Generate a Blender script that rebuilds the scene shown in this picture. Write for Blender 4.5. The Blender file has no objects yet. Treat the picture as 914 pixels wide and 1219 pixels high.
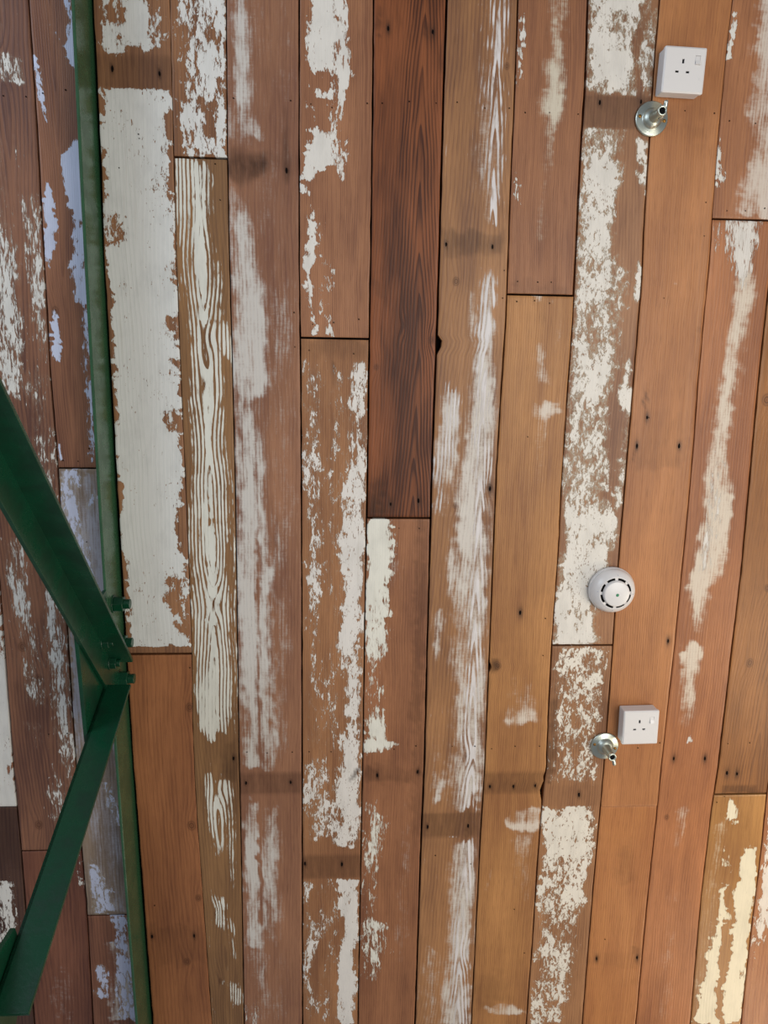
import bpy, bmesh, math, random
import numpy as np
from mathutils import Matrix, Vector

# ------------------------------------------------------------------ camera
H = 1.68            # the ceiling is this far above the camera (m)
CAM_Z = 1.55
ZC = CAM_Z + H      # ceiling height
F_PX, CX, CY = 905.0, 457.0, 609.5
d1 = np.array([380 - CX, 5150 - CY, F_PX]); d1 /= np.linalg.norm(d1)
d2 = np.array([15250.0, 0.0, F_PX]); d2[1] = -(F_PX**2 + (380 - CX) * 15250) / (5150 - CY); d2 /= np.linalg.norm(d2)
nn = np.cross(d2, d1)
RW = np.array([d2, d1, nn])          # world = RW @ camera-ray; X across boards, Y along boards, Z up

sc = bpy.context.scene
COL = sc.collection
cam_d = bpy.data.cameras.new('camera')
cam = bpy.data.objects.new('camera', cam_d); COL.objects.link(cam)
cam_d.sensor_fit = 'HORIZONTAL'; cam_d.sensor_width = 36.0; cam_d.lens = F_PX / 914.0 * 36.0
cam_d.clip_start = 0.01
rb = RW @ np.diag([1, -1, -1])
cam.matrix_world = Matrix.Translation((0, 0, CAM_Z)) @ Matrix([list(map(float, r)) for r in rb]).to_4x4()
sc.camera = cam

# ------------------------------------------------------------------ light
sc.view_settings.view_transform = 'Standard'
sc.view_settings.look = 'None'
sc.view_settings.gamma = 1.0
sc.view_settings.exposure = 0.0
sc.view_settings.use_curve_mapping = False
w = bpy.data.worlds.new('world'); sc.world = w; w.use_nodes = True
bg = w.node_tree.nodes['Background']
bg.inputs[0].default_value = (0.86, 0.90, 1.0, 1); bg.inputs[1].default_value = 0.20

def area(name, loc, target, size, sizey, power, color):
    l = bpy.data.lights.new(name, 'AREA'); l.shape = 'RECTANGLE'; l.size = size; l.size_y = sizey
    l.energy = power; l.color = color
    o = bpy.data.objects.new(name, l); COL.objects.link(o); o.location = loc
    o.rotation_euler = (Vector(target) - Vector(loc)).to_track_quat('-Z', 'Y').to_euler()
    return o
# daylight from the windows low on the left, a soft room light, a warm lamp hung near the ceiling
area('window_daylight', (-2.3, -1.4, 1.8), (-0.4, -0.1, ZC), 1.6, 1.1, 36, (0.72, 0.84, 1.0))
area('room_daylight', (1.35, 0.05, 0.65), (0.5, 0.25, ZC), 1.9, 1.4, 44, (1.0, 0.97, 0.90))
area('room_lamp', (2.0, 1.2, ZC - 1.1), (0.6, 0.7, ZC), 0.7, 0.9, 13, (1.0, 0.88, 0.70))
area('ceiling_hung_lamp', (1.45, 2.25, ZC - 0.62), (0.7, 1.2, ZC), 0.35, 0.8, 3.0, (1.0, 0.82, 0.60))

# ------------------------------------------------------------------ helpers
def ray(px, py): return RW @ np.array([px - CX, py - CY, F_PX])
def spot(px, py, drop=0.0):
    """metres on the ceiling (or `drop` below it) where the photograph shows px, py"""
    r = ray(px, py); k = (H - drop) / r[2]
    return np.array([r[0] * k, r[1] * k])

def s2l(c):
    return tuple((v / 255 / 12.92) if v <= 10 else ((v / 255 + 0.055) / 1.055) ** 2.4 for v in c)

def link(name, me, mat, parent=None, smooth=False):
    o = bpy.data.objects.new(name, me); COL.objects.link(o)
    if mat:
        if isinstance(mat, (list, tuple)):
            for m in mat: me.materials.append(m)
        else: me.materials.append(mat)
    if smooth: me.polygons.foreach_set('use_smooth', [True] * len(me.polygons))
    if parent: o.parent = parent
    return o

def bm_obj(name, bm, mat, parent=None, smooth=False):
    bmesh.ops.recalc_face_normals(bm, faces=bm.faces[:])
    me = bpy.data.meshes.new(name); bm.to_mesh(me); bm.free()
    return link(name, me, mat, parent, smooth)

def thing(name, label, cat, loc, rotz=0, group=None):
    o = bpy.data.objects.new(name, None); COL.objects.link(o)
    o.location = loc; o.rotation_euler = (0, 0, rotz); o.empty_display_size = 0.05
    o['label'] = label; o['category'] = cat
    if group: o['group'] = group
    return o

class NT:
    """tiny expression builder on a node tree"""
    def __init__(s, name):
        s.m = bpy.data.materials.new(name); s.m.use_nodes = True
        s.t = s.m.node_tree; s.bsdf = s.t.nodes['Principled BSDF']
    def n(s, typ, **kw):
        nd = s.t.nodes.new(typ)
        for k, v in kw.items(): setattr(nd, k, v)
        return nd
    def put(s, sock, v):
        if isinstance(v, bpy.types.NodeSocket): s.t.links.new(v, sock)
        elif v is not None:
            if isinstance(v, (tuple, list)) and len(v) == 3 and sock.type == 'RGBA': v = (*v, 1)
            sock.default_value = v
    def math(s, op, a, b=None, c=None, clamp=False):
        nd = s.n('ShaderNodeMath', operation=op, use_clamp=clamp)
        for i, v in enumerate((a, b, c)):
            if v is not None: s.put(nd.inputs[i], v)
        return nd.outputs[0]
    def add(s, a, b): return s.math('ADD', a, b)
    def sub(s, a, b): return s.math('SUBTRACT', a, b)
    def mul(s, a, b): return s.math('MULTIPLY', a, b)
    def mx(s, a, b): return s.math('MAXIMUM', a, b)
    def rng(s, v, a, b, c=0.0, d=1.0, smooth=True):
        nd = s.n('ShaderNodeMapRange'); nd.interpolation_type = 'SMOOTHSTEP' if smooth else 'LINEAR'
        s.put(nd.inputs[0], v)
        for i, q in enumerate((a, b, c, d)): s.put(nd.inputs[i + 1], q)
        return nd.outputs[0]
    def mix(s, f, a, b, typ='MIX'):
        nd = s.n('ShaderNodeMix', data_type='RGBA', blend_type=typ)
        s.put(nd.inputs[0], f); s.put(nd.inputs[6], a); s.put(nd.inputs[7], b)
        return nd.outputs[2]
    def xyz(s, x, y, z):
        nd = s.n('ShaderNodeCombineXYZ')
        for i, v in enumerate((x, y, z)): s.put(nd.inputs[i], v)
        return nd.outputs[0]
    def noise(s, vec, detail=2.0, rough=0.5, dist=0.0):
        nd = s.n('ShaderNodeTexNoise'); s.put(nd.inputs['Vector'], vec)
        nd.inputs['Scale'].default_value = 1.0; nd.inputs['Detail'].default_value = detail
        nd.inputs['Roughness'].default_value = rough; nd.inputs['Distortion'].default_value = dist
        return nd.outputs[0]
    def attr(s, name):
        nd = s.n('ShaderNodeAttribute', attribute_name=name); return nd.outputs['Fac']
    def out(s, k, v): s.put(s.bsdf.inputs[k], v)
    def bump(s, h, strength=1.0, dist=0.001):
        nd = s.n('ShaderNodeBump'); s.put(nd.inputs['Height'], h)
        nd.inputs['Strength'].default_value = strength; nd.inputs['Distance'].default_value = dist
        s.t.links.new(nd.outputs[0], s.bsdf.inputs['Normal'])

# ------------------------------------------------------------------ materials
def wood_mat(seed, base, dark, ring=(0.5, 150, 2.0, 0.5), d=0.006, paint=(226, 220, 203), wash=(205, 198, 190),
             style=(120, 3.0), rm=0.0, fleck=0.0, sharp=0.04, gloss=0.42, knots=(), W=0.145, under=0.0, blotch=0.35, lens=2.0, ws=1.0, span=None):
    """one reclaimed board: growth rings, fibres, knots; flaking paint where attribute paint is high,
    rubbed whitewash where attribute wash is high, iron stains where attribute stain is high.
    ring = (centre of the rings across the board 0..1, rings per metre, drift along the board, contrast)"""
    def cool(c): return (c[0], min(255, c[1] * 1.035 + 1), min(255, c[2] * 1.05 + 2))
    base, dark = cool(base), cool(dark)
    base = (base[0], base[1] * .985, base[2] * .93)
    paint = (paint[0], paint[1] * 1.005, min(232, paint[2] * 1.045))
    t = NT('reclaimed_board_%02d' % seed)
    uv = t.n('ShaderNodeUVMap', uv_map='UVMap'); sp = t.n('ShaderNodeSeparateXYZ'); t.t.links.new(uv.outputs[0], sp.inputs[0])
    U, V = sp.outputs[0], sp.outputs[1]
    z = seed * 7.31
    wob = t.noise(t.xyz(t.mul(U, 6), t.mul(V, 2.2), z), 2)
    wob2 = t.noise(t.xyz(t.mul(U, 30), t.mul(V, 9), z + 3), 2)
    Uw = t.add(U, t.add(t.mul(t.sub(wob, 0.5), 0.022), t.mul(t.sub(wob2, 0.5), 0.005)))
    uc, Fq, sl, rs = ring
    du = t.sub(Uw, uc * W)
    r = t.math('SQRT', t.add(t.mul(du, du), d * d))
    nV = t.noise(t.xyz(0.0, t.mul(V, 3.2), z + 4), 1)
    ph = t.add(t.mul(r, Fq), t.add(t.mul(V, sl), t.mul(nV, lens)))
    kdark = None
    for (ku, kv, kr) in knots:
        ex = t.mul(t.sub(U, ku * W), 1.0 / kr); ey = t.mul(t.sub(V, kv), 0.8 / kr)
        dd = t.math('SQRT', t.add(t.mul(ex, ex), t.mul(ey, ey)))
        ex2 = t.mul(t.sub(U, ku * W), 0.5 / kr); ey2 = t.mul(t.sub(V, kv), 0.22 / kr)
        g = t.math('EXPONENT', t.mul(t.add(t.mul(ex2, ex2), t.mul(ey2, ey2)), -1.0))
        ph = t.add(ph, t.mul(g, Fq * kr * 1.3))
        kd = t.rng(dd, 0.5, 1.35, 1.0, 0.0)
        rim = t.math('ABSOLUTE', t.sub(t.math('FRACT', t.mul(dd, 2.3)), 0.5))
        kd = t.mul(kd, t.add(0.22, t.mul(rim, 1.3)))
        kdark = kd if kdark is None else t.mx(kdark, kd)
    saw = t.math('FRACT', ph)
    late = t.mul(t.rng(saw, 0.30, 0.88), t.rng(saw, 0.90, 1.0, 1.0, 0.0))
    fine = t.noise(t.xyz(t.mul(Uw, 330), t.mul(V, 5), z + 1), 3, 0.6)
    fibre = t.noise(t.xyz(t.mul(U, 1100), t.mul(V, 26), z + 2), 2)
    big = t.noise(t.xyz(t.mul(U, 9), t.mul(V, 2.3), z + 5), 3, 0.55)
    big2 = t.noise(t.xyz(t.mul(U, 40), t.mul(V, 5), z + 6), 3, 0.6)
    rsv = t.mul(t.rng(big2, 0.3, 0.7, 0.55, 1.1), rs)
    if span: rsv = t.mul(rsv, t.rng(t.math('ABSOLUTE', du), span * 0.6, span, 1.0, 0.25))
    f = t.add(t.mul(late, rsv), t.mul(t.rng(fine, 0.35, 0.70), 0.34))
    f = t.add(f, t.mul(t.rng(big, 0.42, 0.68), blotch * 1.25))
    f = t.add(f, t.mul(t.rng(big2, 0.46, 0.72), 0.28))
    f = t.math('MINIMUM', f, 1.0)
    colr = t.mix(f, s2l(base), s2l(dark))
    lite = tuple(min(255, c * 1.10 + 4) for c in base)
    colr = t.mix(t.mul(t.rng(big, 0.5, 0.25), 0.7), colr, t.mix(f, s2l(lite), s2l(base)))
    colr = t.mix(t.mul(t.rng(fibre, 0.54, 0.70), 0.30), colr, s2l((70, 38, 20)))
    if kdark is not None: colr = t.mix(t.math('MINIMUM', t.mul(kdark, 0.9), 0.85), colr, s2l((72, 42, 28)))
    # whitewash rubbed along the grain
    wlow = t.noise(t.xyz(t.mul(U, 26), t.mul(V, 7), z + 19), 3, 0.6)
    Wt = t.mul(t.attr('wash'), t.rng(wlow, 0.3, 0.7, 0.75, 1.4))
    stre = t.noise(t.xyz(t.mul(U, 330), t.mul(V, 14), z + 8), 4, 0.7)
    mid = t.noise(t.xyz(t.mul(U, 75), t.mul(V, 24), z + 9), 5, 0.75)
    hatch = t.noise(t.xyz(t.mul(U, 60), t.mul(V, 330), z + 10), 2, 0.6)
    wn = t.add(t.add(t.mul(stre, 0.36), t.mul(mid, 0.48)), t.mul(hatch, 0.16))
    wn = t.sub(wn, t.mul(late, 0.07))
    thr = t.rng(Wt, 0.0, 1.0, 0.62, 0.14, smooth=False)
    wm = t.mul(t.rng(wn, thr, t.add(thr, 0.34 * ws)), t.rng(Wt, 0.0, 0.65, 0.0, 0.94, smooth=False))
    colr = t.mix(wm, colr, s2l(wash))
    # flaking paint
    Pt = t.attr('paint')
    sc_, asp = style
    sc_ *= 1.25; asp *= 1.35
    pn = t.noise(t.xyz(t.mul(Uw, sc_), t.mul(V, sc_ / asp), z + 11), 6, 0.68, 0.5)
    pn2 = t.noise(t.xyz(t.mul(U, sc_ * 0.28), t.mul(V, sc_ * 0.28 / asp), z + 12), 2)
    pn3 = t.noise(t.xyz(t.mul(U, 560), t.mul(V, 560 / (asp * 1.2)), z + 18), 3, 0.6)
    tt = t.add(t.add(t.mul(pn, 0.56), t.mul(pn2, 0.27)), t.mul(pn3, 0.17))
    tt = t.rng(tt, 0.375, 0.63, 0.03, 0.97, smooth=False)
    if rm > 0:
        tt = t.add(t.mul(tt, 1 - rm), t.mul(late, rm))
        tt = t.add(tt, t.mul(t.sub(t.rng(fine, .35, .65), .5), 0.12))
    if fleck > 0:
        fl = t.noise(t.xyz(t.mul(U, 400), t.mul(V, 125), z + 13), 2)
        fl2 = t.rng(t.noise(t.xyz(t.mul(U, 22), t.mul(V, 9), z + 14), 2), 0.36, 0.62)
        tt = t.add(tt, t.mul(t.mul(t.rng(fl, 0.63, 0.70), fl2), fleck))
    df = t.sub(Pt, tt)
    pm = t.rng(df, -sharp * 0.3, sharp)
    if under > 0:   # thin remains of undercoat round the flakes
        um = t.mul(t.rng(df, -0.35, 0.05), t.mul(t.rng(Pt, 0.0, 0.4), under))
        colr = t.mix(um, colr, s2l((176, 160, 138)))
    pv = t.noise(t.xyz(t.mul(U, 35), t.mul(V, 14), z + 15), 3, 0.6)
    pc = t.mix(t.mul(t.rng(pv, 0.4, 0.75), 0.35), s2l(paint), s2l(tuple(c * 0.84 for c in paint)))
    pc = t.mix(t.mul(t.rng(fine, 0.55, 0.8), 0.22), pc, s2l((170, 155, 130)))
    edge = t.mul(pm, t.rng(df, sharp, sharp + 0.08, 0.22, 0.0))
    pc = t.mix(edge, pc, s2l((160, 140, 112)))
    colr = t.mix(pm, colr, pc)
    # iron stains and dirt
    St = t.attr('stain')
    sn = t.noise(t.xyz(t.mul(U, 90), t.mul(V, 22), z + 17), 4, 0.6)
    sm = t.mul(St, t.rng(sn, 0.25, 0.6, 0.55, 1.0))
    colr = t.mix(sm, colr, s2l((58, 36, 24)))
    t.out('Base Color', colr)
    rough = t.add(gloss, t.mul(pm, 0.06)); rough = t.add(rough, t.mul(t.sub(fine, 0.5), 0.25))
    t.out('Roughness', rough)
    t.out('Specular IOR Level', 0.26)
    h = t.add(t.mul(pm, 0.35), t.mul(wm, 0.06))
    h = t.sub(h, t.mul(late, -0.10)); h = t.add(h, t.mul(fine, 0.22)); h = t.sub(h, t.mul(sm, 0.2))
    h = t.add(h, t.mul(mid, 0.12))
    t.bump(h, 0.8, 0.0016)
    return t.m

def plain(name, color, rough=0.4, metal=0.0, bump=None, var=0.0, coat=0.0, spec=0.5):
    t = NT(name)
    if var:
        tc = t.n('ShaderNodeTexCoord').outputs['Object']
        mp = t.n('ShaderNodeMapping'); t.t.links.new(tc, mp.inputs[0]); mp.inputs['Scale'].default_value = (22, 22, 22)
        nz = t.noise(mp.outputs[0], 4, 0.6)
        colr = t.mix(t.mul(t.rng(nz, 0.35, 0.7), var), s2l(color), s2l(tuple(c * 0.6 for c in color)))
        t.out('Base Color', colr)
        t.out('Roughness', t.rng(nz, 0.3, 0.7, rough * 0.8, min(1, rough * 1.35)))
    else:
        t.out('Base Color', s2l(color)); t.out('Roughness', rough)
    t.out('Metallic', metal); t.out('Specular IOR Level', spec); t.out('Coat Weight', coat)
    if bump:
        tc = t.n('ShaderNodeTexCoord').outputs['Object']
        mp = t.n('ShaderNodeMapping'); t.t.links.new(tc, mp.inputs[0]); mp.inputs['Scale'].default_value = (bump[0],) * 3
        t.bump(t.noise(mp.outputs[0], 4, 0.65), bump[1], bump[2])
    return t.m

M_BACK = plain('dark_void_above_boards', (22, 15, 11), 0.95, spec=0.1)
M_HOLE = plain('rusty_nail_black', (18, 11, 9), 0.9, spec=0.1)
M_GREEN = plain('green_gloss_paint', (14, 64, 42), 0.30, bump=(60, 0.5, 0.001), var=0.6)
M_OLIVE = plain('olive_green_paint', (50, 88, 60), 0.25, bump=(60, 0.5, 0.001), var=0.4)  # paler and more olive than the rest of the truss
M_WHITE = plain('white_moulded_plastic', (226, 222, 220), 0.28, bump=(500, 0.05, 0.0003))
M_DARK = plain('dark_slot', (12, 11, 11), 0.8, spec=0.1)
M_GREY = plain('grey_moulding', (178, 182, 196), 0.35)
M_ZINC = plain('zinc_plated_steel', (214, 220, 208), 0.33, metal=1.0, bump=(90, 0.25, 0.0006), var=0.25)
M_BRASS = plain('yellow_passivated_screw', (150, 108, 50), 0.4, metal=0.8)
M_LED = plain('green_indicator_lens', (26, 128, 84), 0.25)

# ------------------------------------------------------------------ ceiling boards
CEIL = None
seams_px = dict(
    S0=[(-62, 0), (0, 700), (16, 915), (25, 1010), (41, 1219)],
    S1=[(34, 0), (38, 60), (44, 151), (50.5, 277), (60, 446), (67, 531), (71, 590), (80.5, 751), (85.6, 836), (90.6, 912), (97, 1011), (103, 1076), (111, 1219)],
    BR=[(108, 0), (112, 75), (118, 201), (121, 302), (132, 481), (137.5, 582), (150, 806), (156, 907), (161, 965), (172, 1116), (180, 1217)],
    S3=[(202, 0), (206, 151), (209.5, 302), (214, 418), (221, 582), (225, 685), (228, 771), (229, 860), (232, 930), (235.5, 990), (245, 1116), (252, 1217)],
    S4=[(269, 0), (270, 151), (273, 305), (276, 420), (280, 582), (281.6, 685), (284, 887), (286.6, 990), (290.5, 1217)],
    S5=[(356, 0), (356, 302), (358, 456), (359, 685), (359.6, 912), (360, 1217)],
    S6=[(444.6, 0), (442.6, 176), (441, 302), (439.6, 380), (437, 582), (435, 685), (432, 887), (430, 990), (426, 1217)],
    S7=[(531.7, 0), (526.7, 151), (523, 297), (520, 393), (514, 557), (512, 635), (508, 786), (505, 912), (501.5, 990), (494, 1217)],
    S8=[(616.5, 0), (612, 126), (607.5, 226), (605, 302), (602, 380), (597, 456), (591, 557), (587, 660), (582, 786), (577, 912), (572, 990), (561, 1217)],
    S9=[(700, 0), (696.6, 100), (691.5, 176), (685.5, 302), (681.5, 380), (675, 468), (667.6, 582), (664, 660), (656.5, 761), (652.5, 840), (650, 912), (646, 940), (640, 1016), (633.6, 1116), (626, 1217)],
    S10=[(785, 0), (779.6, 63), (773, 163), (766, 277), (764, 330), (755.7, 431), (747.5, 531), (741, 607), (735.6, 673), (728, 786), (722.5, 862), (718.5, 912), (714, 965), (705, 1066), (693, 1217)],
    S11=[(872, 0), (864.5, 63), (856, 151), (848, 252), (845, 302), (840, 355), (830.5, 456), (826, 519), (818.6, 607), (812, 673), (803.5, 761), (792.5, 862), (787, 912), (782, 965), (771, 1066), (757, 1217)],
    S12=[(957, 0), (913.5, 355), (902.5, 456), (889, 607), (883, 673), (871, 774), (855, 912), (847, 965), (835, 1066), (822, 1217)],
    S13=[(1046, 0), (913, 940), (905.5, 1016), (893, 1116), (882, 1217)])
seam = {k: np.array([spot(*p) for p in v]) for k, v in seams_px.items()}
def seam_x(key, Y):
    if isinstance(key, tuple): return seam_x(key[0], Y) + key[1]
    a = seam[key]
    x = np.interp(Y, a[:, 1], a[:, 0])
    s0 = np.polyfit(a[:, 1], a[:, 0], 1)
    lo, hi = Y < a[0, 1], Y > a[-1, 1]
    return np.where(lo, a[0, 0] + (Y - a[0, 1]) * s0[0], np.where(hi, a[-1, 0] + (Y - a[-1, 1]) * s0[0], x))

Y_TOP, Y_BOT = -1.40, 2.45
def smooth(x): x = np.clip(x, 0, 1); return x * x * (3 - 2 * x)

def field(rib, u, Y, yconv, warp):
    """a patch along the board: rib = (kind, [(y, uL, uR, value)...], su, sy)"""
    kind, pts = rib[0], rib[1]
    su = rib[2] if len(rib) > 2 else 0.08
    if kind == 'P': su = su * 2.5
    if kind == 'W': su = su * 1.9
    sy = (rib[3] if len(rib) > 3 else 10) * 0.00186
    pts = sorted(pts)
    ys = np.array([yconv(p[0]) for p in pts])
    A = [np.interp(Y, ys, [p[i] for p in pts]) for i in (1, 2, 3)]
    uu = u + warp * min(su, 0.12) * 0.8
    e = smooth((uu - A[0]) / su + 0.5) * smooth((A[1] - uu) / su + 0.5)
    e = e * smooth((Y + warp * sy - ys[0]) / sy + 0.5) * smooth((ys[-1] - Y - warp * sy) / sy + 0.5)
    return e * A[2]

def board(left, right, y0, y1, mat, ribs=(), label=None, gl=0.0017, gr=0.0017, dz=0.0, notches=(), endgap=0.0008, dense=0.0062, bow=0.0):
    """one ceiling board between two seams, photo rows y0..y1 at its middle (None = runs on past the frame)"""
    def yconv(py):
        # photo row -> metres along the board, at the board's middle
        Yg = 0.5
        for _ in range(6):
            xm = 0.5 * (float(seam_x(left, np.array([Yg]))[0]) + float(seam_x(right, np.array([Yg]))[0]))
            c = RW.T @ np.array([xm, Yg, H]); yp = c[1] / c[2] * F_PX + CY
            Yg += (py - yp) * 0.00186
        return Yg
    Ya = Y_TOP if y0 is None else yconv(y0) + endgap
    Yb = Y_BOT if y1 is None else yconv(y1) - endgap
    ny = max(3, int((Yb - Ya) / dense)); Ys = np.linspace(Ya, Yb, ny)
    Ys = np.concatenate([[Ya], [Ya + 0.0012], Ys[1:-1], [Yb - 0.0012], [Yb]]); ny = len(Ys)
    nx = 26 if dense < 0.01 else 8
    us = np.concatenate([[0, 0.010], np.linspace(0, 1, nx)[1:-1], [0.990, 1]]); nx = len(us)
    rs = np.random.RandomState(int(abs(Ya) * 1000) + int(abs(float(seam_x(left, np.array([0.3]))[0])) * 1000))
    xl = seam_x(left, Ys) + gl; xr = seam_x(right, Ys) - gr
    def wander(n, amp):
        k = rs.randn(n // 4 + 4); k = np.interp(np.linspace(0, len(k) - 1, n), np.arange(len(k)), k)
        return k * amp
    xl = xl + wander(ny, 0.00028); xr = xr + wander(ny, 0.00028)
    for (side, py, depth, half) in notches:
        yy = yconv(py); k = np.clip(1 - np.abs(Ys - yy) / (half * 0.00186), 0, 1) ** 0.7 * depth
        if side == 'L': xl = xl + k
        else: xr = xr - k
    X = xl[:, None] + (xr - xl)[:, None] * us[None, :]
    Y = np.repeat(Ys[:, None], nx, 1)
    Z = np.full_like(X, ZC + dz) + bow * (us[None, :] - 0.5)
    Z[:, 0] += 0.0007; Z[:, -1] += 0.0007; Z[0, :] += 0.0006; Z[-1, :] += 0.0006
    top = ZC + 0.019
    verts = np.stack([X, Y, Z], -1).reshape(-1, 3)
    idx = np.arange(nx * ny).reshape(ny, nx)
    q = np.stack([idx[:-1, :-1], idx[1:, :-1], idx[1:, 1:], idx[:-1, 1:]], -1).reshape(-1, 4)  # facing down
    # sides
    per = np.concatenate([idx[0, :], idx[1:, -1], idx[-1, -2::-1], idx[-2:0:-1, 0]])
    up = verts[per].copy(); up[:, 2] = top
    n0 = len(verts); verts = np.concatenate([verts, up]); m = len(per)
    a = per; b = np.roll(per, -1); c = n0 + (np.arange(m) + 1) % m; d_ = n0 + np.arange(m)
    q2 = np.stack([a, b, c, d_], -1)
    faces = np.concatenate([q, q2])
    me = bpy.data.meshes.new('plank')
    me.from_pydata(verts.tolist(), [], faces.tolist())
    # attributes
    xm = 0.5 * (xl + xr)
    Wd = float(np.mean(xr - xl))
    uvx = (us[None, :] * 0.145 + 0 * X); uvy = Y
    uvx = np.concatenate([uvx.reshape(-1), uvx.reshape(-1)[per]]); uvy2 = np.concatenate([uvy.reshape(-1), uvy.reshape(-1)[per]])
    uvl = me.uv_layers.new(name='UVMap')
    li = np.empty(len(me.loops), int); me.loops.foreach_get('vertex_index', li)
    uvl.data.foreach_set('uv', np.stack([uvx[li], uvy2[li]], -1).reshape(-1))
    # irregular outline of the patches
    g = rs.randn(40, 7); gy = np.linspace(0, 39, ny)
    warp = np.zeros((ny, nx))
    for j in range(nx):
        gx = us[j] * 5.99; j0 = int(gx); fx = gx - j0
        colv = g[:, j0] * (1 - fx) + g[:, min(j0 + 1, 6)] * fx
        warp[:, j] = np.interp(gy, np.arange(40), colv)
    g2 = rs.randn(260, 13); gy2 = np.linspace(0, 259, ny)
    for j in range(nx):
        gx = us[j] * 11.99; j0 = int(gx); fx = gx - j0
        warp[:, j] += 0.8 * np.interp(gy2, np.arange(260), g2[:, j0] * (1 - fx) + g2[:, min(j0 + 1, 12)] * fx)
    warp = np.clip(warp, -1.8, 1.8) * 0.5
    U2 = np.repeat(us[None, :], ny, 0)
    P = np.zeros((ny, nx)); Wf = np.zeros((ny, nx)); S = np.zeros((ny, nx)); keep = np.ones((ny, nx))
    for rb_ in ribs:
        k = rb_[0]
        if k == 'BAND':      # bare strip where an old batten crossed: (kind, y0, y1, stain)
            ya, yb = yconv(rb_[1]), yconv(rb_[2])
            e = smooth((Y - ya) / 0.006 + 0.5) * smooth((yb - Y) / 0.006 + 0.5)
            keep *= 1 - e; S = np.maximum(S, e * rb_[3])
            continue
        f = field(rb_, U2, Y, yconv, warp)
        if k == 'P': P = np.maximum(P, f)
        elif k == 'W': Wf = np.maximum(Wf, f)
        elif k == 'S': S = np.maximum(S, f)
        elif k == 'CUT': P = P * (1 - f); Wf = Wf * (1 - f)
    P *= keep; Wf *= keep
    for (bx, by) in big_xy:      # black iron stain drawn out along the grain from each old nail
        S = np.maximum(S, 0.85 * np.exp(-((X - bx) / 0.0042) ** 2 - ((Y - by) / 0.013) ** 2) + 0.25 * np.exp(-((X - bx) / 0.010) ** 2 - ((Y - by) / 0.016) ** 2))
    for nm, arr in (('paint', P), ('wash', Wf), ('stain', S)):
        at = me.attributes.new(nm, 'FLOAT', 'POINT')
        at.data.foreach_set('value', np.concatenate([arr.reshape(-1), arr.reshape(-1)[per]]).astype(np.float32))
    me.polygons.foreach_set('use_smooth', [True] * len(q) + [False] * len(q2))
    o = link('plank', me, mat, CEIL)
    if label: o['label'] = label
    boards.append((o, left, right, Ya, Yb, ZC + dz, []))
    return o
boards = []
small = [(4,114),(31,115),(51,111),(78,107),(278,117),(346,120),(370,124),(395,128),(437,123),(455,123),(487,121),(519,123),(544,122),(577,129),(606,129),
 (625,134),(654,134),(688,136),(815,132),(850,135),(868,144),(899,147),(165,160),(142,200),(256,195),(262,238),(166,165),(350,372),(351,413),(372,386),(397,384),
 (427,380),(368,417),(421,421),(598,355),(616,335),(600,322),(615,359),(636,358),(654,361),(640,336),(656,336),(772,497),(840,241),(838,281),(865,251),(887,251),(910,248),
 (475,629),(499,629),(294,895),(318,896),(348,895),(368,895),(394,895),(469,892),(495,888),(538,888),(565,888),(585,891),(613,888),(642,888),(690,893),(759,890),
 (785,884),(892,884),(866,885),(612,1082),(624,1134),(649,736),(646,780),(720,1118),(184,1078),(80,873),(58,874),(103,645),(628,520),(106,534),(93,549),(75,548),
 (226,795),(99,560),(716,783),(560,1028),(518,1018),(790,355),(852,942),(862,948),(893,946),(853,955)]
big = [(134,82),(190,88),(341,203),(462,34),(515,38),(531,291),(586,294),(714,122),(763,121),(758,531),(808,531),(770,497),(465,600),(498,596),
 (278,903),(293,932),(346,931),(449,923),(497,919),(583,936),(611,936),(637,935),(689,946),(802,903),(839,903),(865,920),(877,921),
 (363,1028),(407,1029),(509,984),(557,983),(710,1141),(758,1140),(795,763),(181,1115),(231,1114),(60,581),(619,729),(583,582)]
big_xy = [spot(*p) for p in big]

# the sheathing the boards are nailed to: what shows through the open joints
bm = bmesh.new()
bmesh.ops.create_cube(bm, size=1.0)
for v in bm.verts: v.co = Vector((v.co.x * 4.1 + 0.3, v.co.y * 4.0 + 0.52, v.co.z * 0.012 + ZC + 0.0255))
CEIL = bm_obj('ceiling', bm, M_BACK)
CEIL['kind'] = 'structure'; CEIL['label'] = 'ceiling clad in reclaimed boards with flaking white paint'

O1, O1d = (176, 118, 80), (138, 82, 50)      # orange brown pine
O2, O2d = (168, 112, 78), (128, 78, 52)
R1, R1d = (158, 102, 76), (112, 66, 48)      # redder
K1, K1d = (124, 70, 42), (62, 30, 20)        # dark heart pine
G1, G1d = (158, 116, 84), (118, 82, 58)      # olive brown

def yv(py): return (py - 431.4) * 0.00186 if py < 600 else None
def KN(x, px, py, r, left, right):
    """knot given by photo position"""
    X, Yk = spot(px, py)
    a = float(seam_x(left, np.array([Yk]))[0]); b = float(seam_x(right, np.array([Yk]))[0])
    return ((X - a) / (b - a), Yk, r)
def knots(left, right, *ks): return [KN(0, px, py, r, left, right) for (px, py, r) in ks]

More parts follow.
